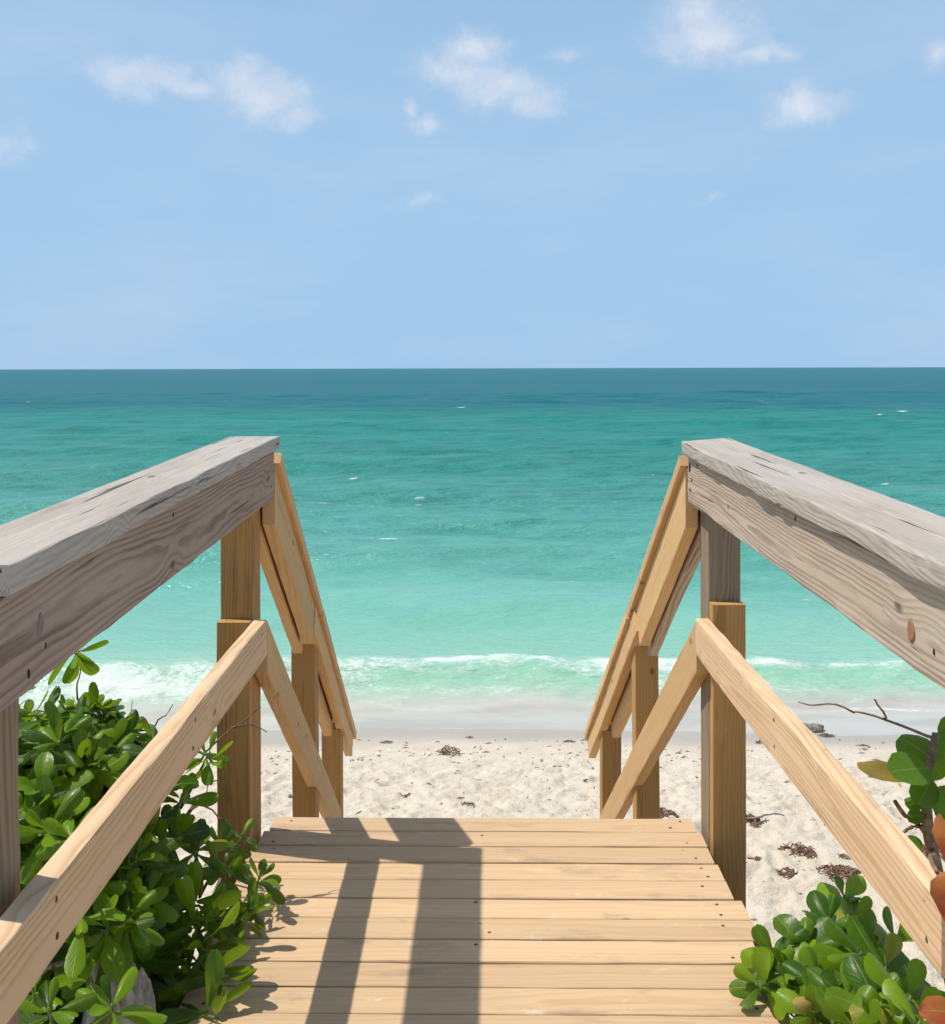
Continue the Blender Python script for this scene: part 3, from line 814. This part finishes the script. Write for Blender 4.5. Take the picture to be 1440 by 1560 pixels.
def mesh_data(me):
    li = {}
    uv = [None] * len(me.vertices)
    for lp, d_ in zip(me.loops, me.uv_layers['leaf'].data): uv[lp.vertex_index] = tuple(d_.uv)
    return [v.co.copy() for v in me.vertices], [tuple(p.vertices) for p in me.polygons], uv

def shrub(name, label, base, main, fill, mat, leaf_size, seed, roots, limit=290, keep=None, wk=1.0):
    rg = random.Random(seed)
    T = thing(name, label, 'shrub', base)
    var = variants(mat, wk); data = [mesh_data(m_) for m_ in var]
    leaves, twigs = [], []
    for (tip, ax, n, sc) in main:
        ls = rosette(tip, ax, n, leaf_size * sc, rg); leaves += [(0, M, v) for M, v in ls]
        A = Vector(tip); B = A - Vector(ax).normalized() * 0.13 + Vector((0, 0, -0.05))
        V, Fc = tube_arrays(curve_pts(A, B, 0, 4, rg, 0.008), 0.0028, 0.0045, 5); twigs.append((V, Fc, None))
    for (tip, ax, n, sc) in fill:
        ls = rosette(tip, ax, n, leaf_size * sc, rg); leaves += [(1, M, v) for M, v in ls]
        A = Vector(tip); B = A - Vector(ax).normalized() * 0.15 + Vector((0, 0, -0.06))
        V, Fc = tube_arrays(curve_pts(A, B, 0, 4, rg, 0.01), 0.0028, 0.005, 5); twigs.append((V, Fc, None))
    if keep is not None: leaves = [q for q in leaves if keep(q[1] @ Vector((0.6, 0, 0)), q[1].translation)]
    leaves.sort(key=lambda q: (q[0], q[1].translation.length))
    chunks = []
    for i, (pr, M, v) in enumerate(leaves):
        if i < limit:
            place(bpy.data.objects.new('leaf', var[v]), M, T)
        else:
            V, Fc, UV = data[v]; chunks.append(([M @ q for q in V], Fc, UV))
    joined('foliage', chunks, mat, T, 'leaf')
    for (a, b, r0, r1, sag) in roots:
        stem('branch', curve_pts(a, b, sag, 9, rg, 0.05), r0, r1, M_STEM, T)
    joined('twigs', twigs, M_GSTEM, T)
    return T, rg

def fill_ellipsoids(ells, n, rg, sc=(0.85, 1.15)):
    out = []
    for (c, r, w) in ells:
        for _ in range(int(n * w)):
            while True:
                p = Vector((rg.uniform(-1, 1), rg.uniform(-1, 1), rg.uniform(-1, 1)))
                if 0.25 < p.length < 1: break
            q = p * (p.length ** -0.55)
            pos = Vector(c) + Vector((q.x * r[0], q.y * r[1], q.z * r[2])) * 0.97
            ax = Vector((p.x * 0.9 - 0.25, p.y * 0.9 - 0.25, p.z + 0.75))
            out.append((pos, ax, rg.randint(8, 12), rg.uniform(*sc)))
    return out

# tall shrub beside the shaded railing
rl = random.Random(5)
mainL = []
def shoot(lst, u, v, Y, ax, n=11, sc=1.0):
    if u < 260 and v < 1300: Y *= 0.91
    lst.append((at(u, v, Y), Vector(ax), n, sc))
for (u, v, Y, ax, n, sc) in [
    (118, 1000, 2.55, (0.25, -0.2, -0.35), 8, 1.0), (88, 1128, 2.35, (0.1, -0.5, 0.9), 12, 1.1), (62, 1085, 2.5, (-0.1, -0.3, 1), 10, 1.0), (150, 1105, 2.6, (0.1, -0.2, 1), 12, 1.05),
    (200, 1112, 2.6, (0.2, -0.1, 1), 11, 1.05), (120, 1190, 2.3, (0.3, -0.6, 0.4), 11, 1.0), (62, 1200, 2.2, (0, -0.5, 0.8), 10, 1.0), (70, 1260, 2.1, (0.2, -0.6, 0.7), 10, 1.0),
    (60, 1330, 2.0, (0.2, -0.5, 0.8), 9, 1.0), (105, 1275, 2.05, (0.1, -0.7, 0.5), 8, 0.9), (235, 1125, 2.55, (0.5, 0, 0.9), 9, 0.9), (250, 1190, 2.55, (0.5, -0.3, 0.7), 10, 0.95),
    (160, 1405, 1.9, (0.1, -0.3, 1), 10, 1.0), (120, 1385, 1.85, (0, -0.3, 1), 8, 0.95), (195, 1395, 1.95, (0.3, -0.4, 0.9), 9, 0.95), (168, 1528, 1.72, (0.1, -0.35, 1), 11, 1.0),
    (70, 1535, 1.68, (-0.1, -0.3, 1), 9, 0.95), (45, 1500, 1.75, (-0.2, -0.3, 1), 8, 0.95), 
    (318, 1145, 2.50, (0.4, -0.1, 0.5), 7, 0.8), (325, 1165, 2.48, (0.4, -0.2, -0.5), 5, 0.8), (275, 1215, 2.42, (0.35, -0.4, 0.8), 9, 1.0), (262, 1270, 2.35, (0.3, -0.5, 0.7), 10, 1.0),
    (300, 1290, 2.40, (0.4, -0.4, 0.7), 10, 0.9), (335, 1285, 2.46, (0.5, -0.3, 0.8), 9, 0.8), (368, 1270, 2.52, (0.45, -0.2, 0.9), 7, 0.72), (350, 1330, 2.40, (0.6, -0.4, 0.5), 8, 0.8),
    (395, 1335, 2.40, (0.5, -0.2, 0.9), 9, 0.82), (385, 1385, 2.32, (0.7, -0.4, 0.2), 7, 0.75), (372, 1410, 2.26, (0.5, -0.4, -0.6), 5, 0.8), (335, 1400, 2.22, (0.5, -0.5, 0.2), 8, 0.9),
    (300, 1380, 2.26, (0.4, -0.6, 0.0), 8, 1.0), (290, 1480, 2.12, (0.4, -0.5, -0.2), 8, 1.0),
    (330, 1500, 2.08, (0.5, -0.5, -0.4), 8, 1.1), (312, 1450, 2.12, (0.5, -0.5, -0.3), 8, 1.1), (330, 1550, 2.0, (0.6, -0.4, -0.2), 8, 1.15), (300, 1410, 2.16, (0.4, -0.6, -0.2), 8, 1.05)]:
    shoot(mainL, u, v, Y, ax, n, sc)
EL = [((-0.99, 2.22, 0.40), (0.23, 0.36, 0.15), 0.42), ((-1.32, 2.35, 0.36), (0.28, 0.45, 0.18), 0.24), ((-1.15, 2.50, -0.02), (0.40, 0.40, 0.30), 0.26), ((-0.90, 2.25, 0.0), (0.20, 0.36, 0.24), 0.36), ((-1.55, 2.2, -0.15), (0.5, 0.7, 0.42), 0.16), ((-0.90, 1.72, -0.20), (0.18, 0.25, 0.14), 0.07), ((-0.78, 2.12, 0.22), (0.10, 0.22, 0.10), 0.12), ((-0.84, 2.22, -0.22), (0.17, 0.42, 0.20), 0.30)]
fillL = fill_ellipsoids(EL, 235, rl)
def keepL(tip, base):
    for q in (tip, base, (tip + base) / 2):
        # nothing grows through the boards or above the sight lines over the shrub
        if q.x > -0.655 and (q.z < 0.0) : return False
        if -0.64 < q.x < -0.55 and 0.50 < q.z < 0.65: return False
        if -0.74 < q.x < -0.60 and 2.66 < q.y < 2.90: return False
        if -0.76 < q.x < -0.60 and 1.26 < q.y < 1.42: return False
        if -0.80 < q.x < -0.62 and 1.60 < q.y < 2.06 and q.z < 0.11 and q.z > 0.8 - 0.40 * q.y - 0.10: return False
    return True
B0 = (-1.05, 2.15, float(sand_base(np.array(-1.05), np.array(2.15))))
rootsL = []
for k in range(13):
    tip = rl.choice(mainL)[0]; t2 = tip + Vector((-0.05, 0.02, -0.12))
    b = Vector(B0) + Vector((rl.uniform(-0.3, 0.25), rl.uniform(-0.4, 0.4), -0.05))
    b.z = float(sand_base(np.array(b.x), np.array(b.y))) - 0.05
    rootsL.append((b, t2, 0.012, 0.005, 0.03))
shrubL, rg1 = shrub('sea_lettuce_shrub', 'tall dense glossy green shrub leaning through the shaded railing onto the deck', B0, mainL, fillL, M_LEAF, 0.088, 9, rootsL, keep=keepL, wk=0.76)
# bare twigs in front of the post
for (a, b) in (((300, 1165, 2.5), (395, 1076, 2.56)), ((352, 1107, 2.53), (406, 1113, 2.56)), ((225, 1130, 2.6), (262, 1072, 2.6)), ((285, 1235, 2.45), (345, 1185, 2.5)), ((300, 1222, 2.45), (380, 1290, 2.45)), ((125, 1080, 2.55), (112, 1003, 2.55))):
    stem('twig', curve_pts(at(*a), at(*b), 0.012, 8, rg1, 0.012), 0.0028, 0.0012, M_TWIG, shrubL, 5)

# low shrub beside the sunlit railing
rr_ = random.Random(15)
mainR = []
for (u, v, Y, ax, n, sc) in [
    (1190, 1480, 2.08, (-0.55, -0.35, 0.75), 11, 0.95), (1150, 1500, 2.06, (-0.8, -0.3, 0.45), 9, 0.95), (1175, 1455, 2.12, (-0.6, -0.3, 0.8), 9, 0.95), (1225, 1440, 2.12, (-0.2, -0.3, 1), 11, 0.95), (1262, 1405, 2.2, (-0.1, -0.2, 1), 11, 1.0), (1245, 1500, 2.0, (-0.2, -0.5, 0.9), 10, 1.0),
    (1300, 1395, 2.25, (0.0, -0.3, 0.9), 9, 0.95), (1285, 1365, 2.35, (0.1, -0.2, 0.9), 7, 0.9), (1310, 1450, 2.05, (0, -0.5, 0.9), 10, 1.05), (1350, 1470, 1.95, (0.1, -0.5, 0.8), 9, 1.05), (1290, 1520, 1.9, (0, -0.5, 0.8), 10, 1.0),
    (1340, 1530, 1.82, (0.1, -0.5, 0.9), 9, 1.05), (1385, 1520, 1.8, (0.2, -0.4, 0.9), 9, 1.0), (1240, 1545, 1.92, (-0.3, -0.5, 0.8), 9, 0.95), (1400, 1555, 1.72, (0.1, -0.4, 0.9), 9, 1.0), (1365, 1430, 2.1, (0.1, -0.4, 0.8), 9, 1.0), (1300, 1560, 1.8, (0, -0.5, 0.8), 9, 1)]:
    shoot(mainR, u, v, Y, ax, n, sc)
ER = [((0.96, 2.02, -0.13), (0.22, 0.30, 0.20), 0.7), ((1.25, 1.95, -0.2), (0.3, 0.4, 0.25), 0.3)]
fillR = fill_ellipsoids(ER, 22, rr_)
def keepR(tip, base):
    for q in (tip, base, (tip + base) / 2):
        if q.x < 0.668 and q.z < 0.012: return False
        if 0.61 < q.x < 0.675 and 0.50 < q.z < 0.65: return False
    return True
B1 = (0.98, 2.1, float(sand_base(np.array(0.98), np.array(2.1))))
rootsR = []
for k in range(9):
    tip = rr_.choice(mainR)[0]; b = Vector(B1) + Vector((rr_.uniform(-0.15, 0.25), rr_.uniform(-0.25, 0.25), 0)); b.z = float(sand_base(np.array(b.x), np.array(b.y))) - 0.05
    rootsR.append((b, tip - Vector((0, 0, 0.05)), 0.012, 0.005, 0.03))
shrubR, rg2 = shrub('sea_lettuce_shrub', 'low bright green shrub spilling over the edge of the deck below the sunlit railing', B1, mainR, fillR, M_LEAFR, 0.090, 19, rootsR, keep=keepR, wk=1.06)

# sea grape sapling with round leaves, some turning red
B2 = (0.93, 1.72, float(sand_base(np.array(0.93), np.array(1.72))))
grape = thing('sea_grape_sapling', 'upright woody sapling with round dark green leaves and red turning leaves', 'plant', B2)
rg3 = random.Random(33)
stem('trunk', [Vector(B2) - Vector((0, 0, 0.05)), Vector(at(1436, 1420, 1.78)), Vector(at(1425, 1330, 1.76)), Vector(at(1412, 1265, 1.75)), Vector(at(1408, 1195, 1.75)), Vector(at(1425, 1120, 1.74))], 0.016, 0.007, M_STEM, grape, 8)
for (a, b, r) in (((1418, 1290, 1.75), (1360, 1222, 1.74), 0.006), ((1408, 1240, 1.75), (1385, 1216, 1.76), 0.004), ((1400, 1260, 1.75), (1372, 1272, 1.78), 0.004), ((1425, 1128, 1.74), (1300, 1086, 1.80), 0.0032), ((1300, 1086, 1.80), (1216, 1071, 1.84), 0.0022), ((1345, 1098, 1.78), (1335, 1068, 1.77), 0.0022), ((1410, 1200, 1.75), (1350, 1180, 1.75), 0.0022), ((1418, 1300, 1.75), (1425, 1330, 1.32), 0.005)):
    stem('twig', curve_pts(at(*a), at(*b), 0.004, 8, rg3, 0.008), r, r * 0.6, M_TWIG, grape, 6)
gv = [leaf_mesh('leaf', M_GRAPE, 1, 0.95, 0.5, 0.10, 0.05, 0.18, True, 0.02, 1), leaf_mesh('leaf', M_GRAPE, 1, 0.90, 0.5, 0.28, 0.25, 0.0, True, 0.03, 4)]
for (u, v, Y, dd, nn, sz, k) in [
    (1412, 1150, 1.72, (-1, -0.30, 0.10), (0.05, -0.50, 0.85), 0.088, 0), (1425, 1140, 1.76, (-0.55, 0.5, 0.45), (-0.1, -0.75, 0.65), 0.085, 1), (1432, 1140, 1.74, (0.7, 0.2, 0.6), (-0.3, -0.7, 0.6), 0.085, 0), (1418, 1165, 1.72, (-0.55, -0.5, -0.45), (-0.2, -0.8, 0.55), 0.062, 1),
    (1425, 1180, 1.72, (0.35, -0.4, -0.5), (-0.3, -0.8, 0.5), 0.075, 0), (1405, 1205, 1.74, (-0.8, 0, 0.25), (0, -0.55, 0.8), 0.036, 1), (1406, 1222, 1.74, (-0.7, -0.1, 0.0), (0, -0.7, 0.7), 0.034, 0), (1425, 1225, 1.76, (0.5, 0.2, -0.3), (-0.3, -0.7, 0.6), 0.075, 1),
    (1404, 1266, 1.75, (-0.8, -0.1, 0.2), (0, -0.5, 0.8), 0.036, 0), (1425, 1262, 1.75, (0.4, -0.2, 0.1), (-0.2, -0.7, 0.7), 0.065, 1), (1440, 1118, 1.78, (0.5, 0.1, 0.5), (-0.4, -0.7, 0.5), 0.085, 0), (1440, 1205, 1.7, (0.2, -0.3, 0.4), (-0.5, -0.6, 0.5), 0.08, 1), (1436, 1165, 1.80, (-0.3, 0.4, 0.4), (-0.4, -0.7, 0.5), 0.075, 0)]:
    v += 22; sz *= 0.86
    place(bpy.data.objects.new('leaf', gv[k]), leaf_matrix(at(u, v, Y), Vector(dd), Vector(nn), sz), grape)
rv = [leaf_mesh('leaf', M_REDLF, 1, 0.76, 0.5, 0.30, 0.55, 0.0, True, 0.09, 2), leaf_mesh('leaf', M_REDLF, 1, 0.78, 0.5, 0.35, 0.2, 0.4, True, 0.10, 5)]
for (u, v, Y, dd, nn, sz, k) in [(1442, 1322, 1.28, (-0.25, -0.2, 0.75), (-0.75, -0.65, 0.2), 0.062, 0), (1448, 1330, 1.28, (-0.1, -0.2, -0.9), (-0.75, -0.7, 0.1), 0.074, 1), (1455, 1545, 1.25, (-0.9, -0.1, 0.15), (-0.2, -0.8, 0.6), 0.045, 1)]:
    o = place(bpy.data.objects.new('leaf', rv[k]), leaf_matrix(at(u, v, Y), Vector(dd), Vector(nn), sz), grape); o['label'] = 'orange red turning leaf'
dv = leaf_mesh('leaf', M_DRYLF, 1, 0.32, 0.45, 0.10, 0.2, 0.5, False, 0.04, 3)
o = place(bpy.data.objects.new('leaf', dv), leaf_matrix(at(1395, 1190, 1.74), Vector((-1, 0, 0.28)), Vector((0.1, -0.8, 0.6)), 0.105), grape); o['label'] = 'dry yellow leaf'
o = place(bpy.data.objects.new('leaf', leaf_mesh('leaf', M_DRYLF, 1, 0.6, 0.6, 0.4, 0.5)), leaf_matrix(at(1245, 1525, 1.93), Vector((-0.6, -0.3, 0.2)), Vector((0, -0.6, 0.8)), 0.05), shrubR); o['label'] = 'dead brown leaf'

# ------------------------------------------------------------------ things lying on the sand
def sand_at(x, y):
    return float(feet(np.array([[x]]), np.array([[y]]), sand_z(np.array([[x]]), np.array([[y]])))[0, 0])

def on_sand(u, v):
    """where the sight line through a photo pixel meets the sand"""
    Y = 3.2
    while Y < 12:
        p = at(u, v, Y)
        if p.z < float(sand_base(np.array(p.x), np.array(Y))): break
        Y += 0.01
    return p.x, Y

def clump(u, v, wpx, label, seed, hgt=0.45, mat=None, n=None):
    x, y = on_sand(u, v); w = 0.85 * wpx / F * y
    rg = random.Random(seed); z0 = sand_at(x, y)
    V, Fc = [], []
    n = n or int(26 + wpx * 0.9)
    for k in range(n):
        a = rg.uniform(0, 6.28); rad = w * 0.5 * rg.random() ** 0.6
        cx, cy = rad * math.cos(a), rad * math.sin(a) * 0.7
        hh = w * hgt * max(0.05, (1 - (rad / (w * 0.52)) ** 2)) * rg.random()
        ln_ = w * rg.uniform(0.12, 0.34); dr = rg.uniform(0, 6.28); pts = []
        for i in range(5):
            t_ = i / 4 - 0.5
            px_, py_ = cx + math.cos(dr) * ln_ * t_ + rg.uniform(-1, 1) * w * 0.02, cy + math.sin(dr) * ln_ * t_ + rg.uniform(-1, 1) * w * 0.02
            pts.append(Vector((px_, py_, 0.002 + hh * (1 - 1.6 * t_ * t_) + rg.uniform(0, 1) * w * 0.02 + sand_rel(x, y, px_, py_, z0))))
        v_, f_ = tube_arrays(pts, w * 0.016 + 0.0008, 0.0012, 4); o_ = len(V)
        V += v_; Fc += [tuple(i + o_ for i in q) for q in f_]
    o = place(bpy.data.objects.new('seaweed_clump', mesh_from('seaweed_clump', V, Fc, mat or M_WEED)), Matrix.Translation((x, y, z0)))
    tag(o, label, 'seaweed', 'dry seaweed on the sand')
    return o

def sand_rel(x, y, dx_, dy_, z0):
    return float(sand_z(np.array(x + dx_), np.array(y + dy_)) - sand_z(np.array(x), np.array(y)))

CL = [(683, 1149, 42, 'brown tuft of seaweed alone on the sand between the stair railings near the water'),
      (712, 1229, 26, 'small dark seaweed scrap just past the end of the deck'),
      (616, 1212, 22, 'small reddish seaweed scrap near the shaded stair railing'),
      (1000, 1243, 70, 'dark seaweed heap around the foot of the sunlit stair posts'),
      (1140, 1252, 62, 'seaweed heap with a stick, right behind the sunlit tall post'),
      (1156, 1226, 20, 'little reddish seaweed scrap behind the sunlit mid rail'),
      (1214, 1298, 64, 'reddish brown seaweed tangle between the tall post and the sunlit mid rail'),
      (1150, 1311, 30, 'thin wispy seaweed tangle beside the tall sunlit post'),
      (1205, 1328, 76, 'long flat seaweed tangle above the low shrub'),
      (1278, 1336, 80, 'wide red brown seaweed tangle just under the sunlit mid rail'),
      (1284, 1306, 20, 'dark seaweed knot half hidden by the sunlit mid rail'),
      (1412, 1300, 56, 'seaweed tangle behind the sapling trunk'),
      (1154, 1134, 15, 'dark round seaweed ball near the wet sand'),
      (1258, 1123, 30, 'flat brown seaweed strip near the waterline beyond the sunlit rail'),
      (715, 1124, 14, 'tiny brown seaweed speck at the edge of the wet sand'),
      (866, 1131, 20, 'dark seaweed scrap on the sand next to the sunlit stair rail end'),
      (588, 1131, 22, 'small brown seaweed scrap next to the shaded stair rail end')]
for i, (u, v, w, lab) in enumerate(CL):
    clump(u, v, w, lab, 50 + i, hgt=(0.45 if i in (0, 12) else 0.16), mat=M_WEED)

# a stick and a lump of driftwood
x, y = on_sand(1160, 1252); z0 = sand_at(x, y) + 0.012
rgs = random.Random(4)
V, Fc = tube_arrays(curve_pts((-0.10, 0, 0.0), (0.13, 0.02, 0.012), 0.01, 9, rgs, 0.012), 0.007, 0.003, 6)
tag(place(bpy.data.objects.new('driftwood_stick', mesh_from('driftwood_stick', V, Fc, M_STICK)), Matrix.Translation((x, y, z0))), 'short dark stick lying on the seaweed behind the tall sunlit post', 'stick')
x, y = on_sand(1228, 1116); z0 = sand_at(x, y)
bm = bmesh.new(); bmesh.ops.create_icosphere(bm, subdivisions=4, radius=1)
for v_ in bm.verts:
    n_ = float(fbm(np.array(v_.co.x * 1.6 + 3), np.array(v_.co.y * 1.6 + v_.co.z), 3, 12))
    v_.co = Vector((v_.co.x * 0.13, v_.co.y * 0.075, v_.co.z * 0.05)) * (1 + 0.5 * n_)
    if v_.co.x < -0.02: v_.co.z *= 1.35
    v_.co.z += 0.012
me = bpy.data.meshes.new('driftwood'); bm.to_mesh(me); bm.free(); me.materials.append(M_STICK)
for p_ in me.polygons: p_.use_smooth = True
dw = tag(place(bpy.data.objects.new('driftwood_lump', me), Matrix.Translation((x, y, z0))), 'grey driftwood lump with a stub at the edge of the water', 'driftwood')
stem('stub', [Vector((x - 0.06, y, z0 + 0.03)), Vector((x - 0.063, y, z0 + 0.07)), Vector((x - 0.066, y + 0.004, z0 + 0.105))], 0.012, 0.008, M_STICK, dw)

# limestone rock by the deck
bm = bmesh.new(); bmesh.ops.create_icosphere(bm, subdivisions=5, radius=1)
for v_ in bm.verts:
    c_ = v_.co
    n_ = float(fbm(np.array(c_.x * 2.1 + c_.z * 1.3), np.array(c_.y * 2.1 - c_.z * 0.9), 4, 77))
    v_.co = Vector((c_.x * 0.075, c_.y * 0.085, c_.z * 0.11)) * (1 + 0.7 * n_)
me = bpy.data.meshes.new('rock'); bm.to_mesh(me); bm.free(); me.materials.append(M_ROCK)
for p_ in me.polygons: p_.use_smooth = True
rp = at(228, 1545, 2.0); gz = float(sand_base(np.array(rp.x), np.array(rp.y)))
rk = tag(place(bpy.data.objects.new('limestone_rock', me), Matrix.Translation((-0.695, 1.95, -0.10))), 'pitted pale limestone rock at the foot of the tall shrub beside the deck', 'rock')
rk.scale = (1, 1, 2.0)

# crumbs of wrack and shell strewn on the sand
rg4 = random.Random(91); V, Fc = [], []; V2, Fc2 = [], []
pts_ = []
for k in range(1200):
    y = rg4.uniform(4.0, 7.75)
    if rg4.random() < 0.45: y = rg4.gauss(7.15, 0.22)
    pts_.append((rg4.uniform(-0.62 * y, 0.62 * y), min(y, 7.7)))
px_ = np.array([p[0] for p in pts_]); py_ = np.array([p[1] for p in pts_])
pz_ = feet(px_[None, :], py_[None, :], sand_z(px_[None, :], py_[None, :]))[0]
for k, (x, y) in enumerate(pts_):
    s = rg4.uniform(0.004, 0.013) * (2.0 if rg4.random() < 0.10 else 1); a = rg4.uniform(0, 6.28); e = rg4.uniform(1, 3.5)
    c_, s_ = math.cos(a), math.sin(a)
    tgtV, tgtF = (V2, Fc2) if rg4.random() < 0.18 else (V, Fc)
    o_ = len(tgtV); z = float(pz_[k])
    for (p, q, h) in ((-1, 0, 0), (0, -0.5, 0.15), (1, 0.1, 0.05), (0.1, 0.55, 0.1), (0.1, 0, 0.75), (0, 0, -0.4)):
        tgtV.append(Vector((x + (p * c_ * e - q * s_) * s, y + (p * s_ * e + q * c_) * s, z + h * s + 0.001)))
    for (i, j) in ((0, 1), (1, 2), (2, 3), (3, 0)):
        tgtF.append((o_ + i, o_ + j, o_ + 4)); tgtF.append((o_ + j, o_ + i, o_ + 5))
for nm, v_, f_, mt, lab, cat in (('wrack_crumbs', V, Fc, M_BIT, 'tiny brown crumbs of seaweed strewn over the sand', 'debris'), ('shell_fragments', V2, Fc2, M_SHELL, 'tiny pale shell fragments strewn over the sand', 'shells')):
    o = place(bpy.data.objects.new(nm, mesh_from(nm, v_, f_, mt, smooth=False)), Matrix()); tag(o, lab, cat); o['kind'] = 'stuff'
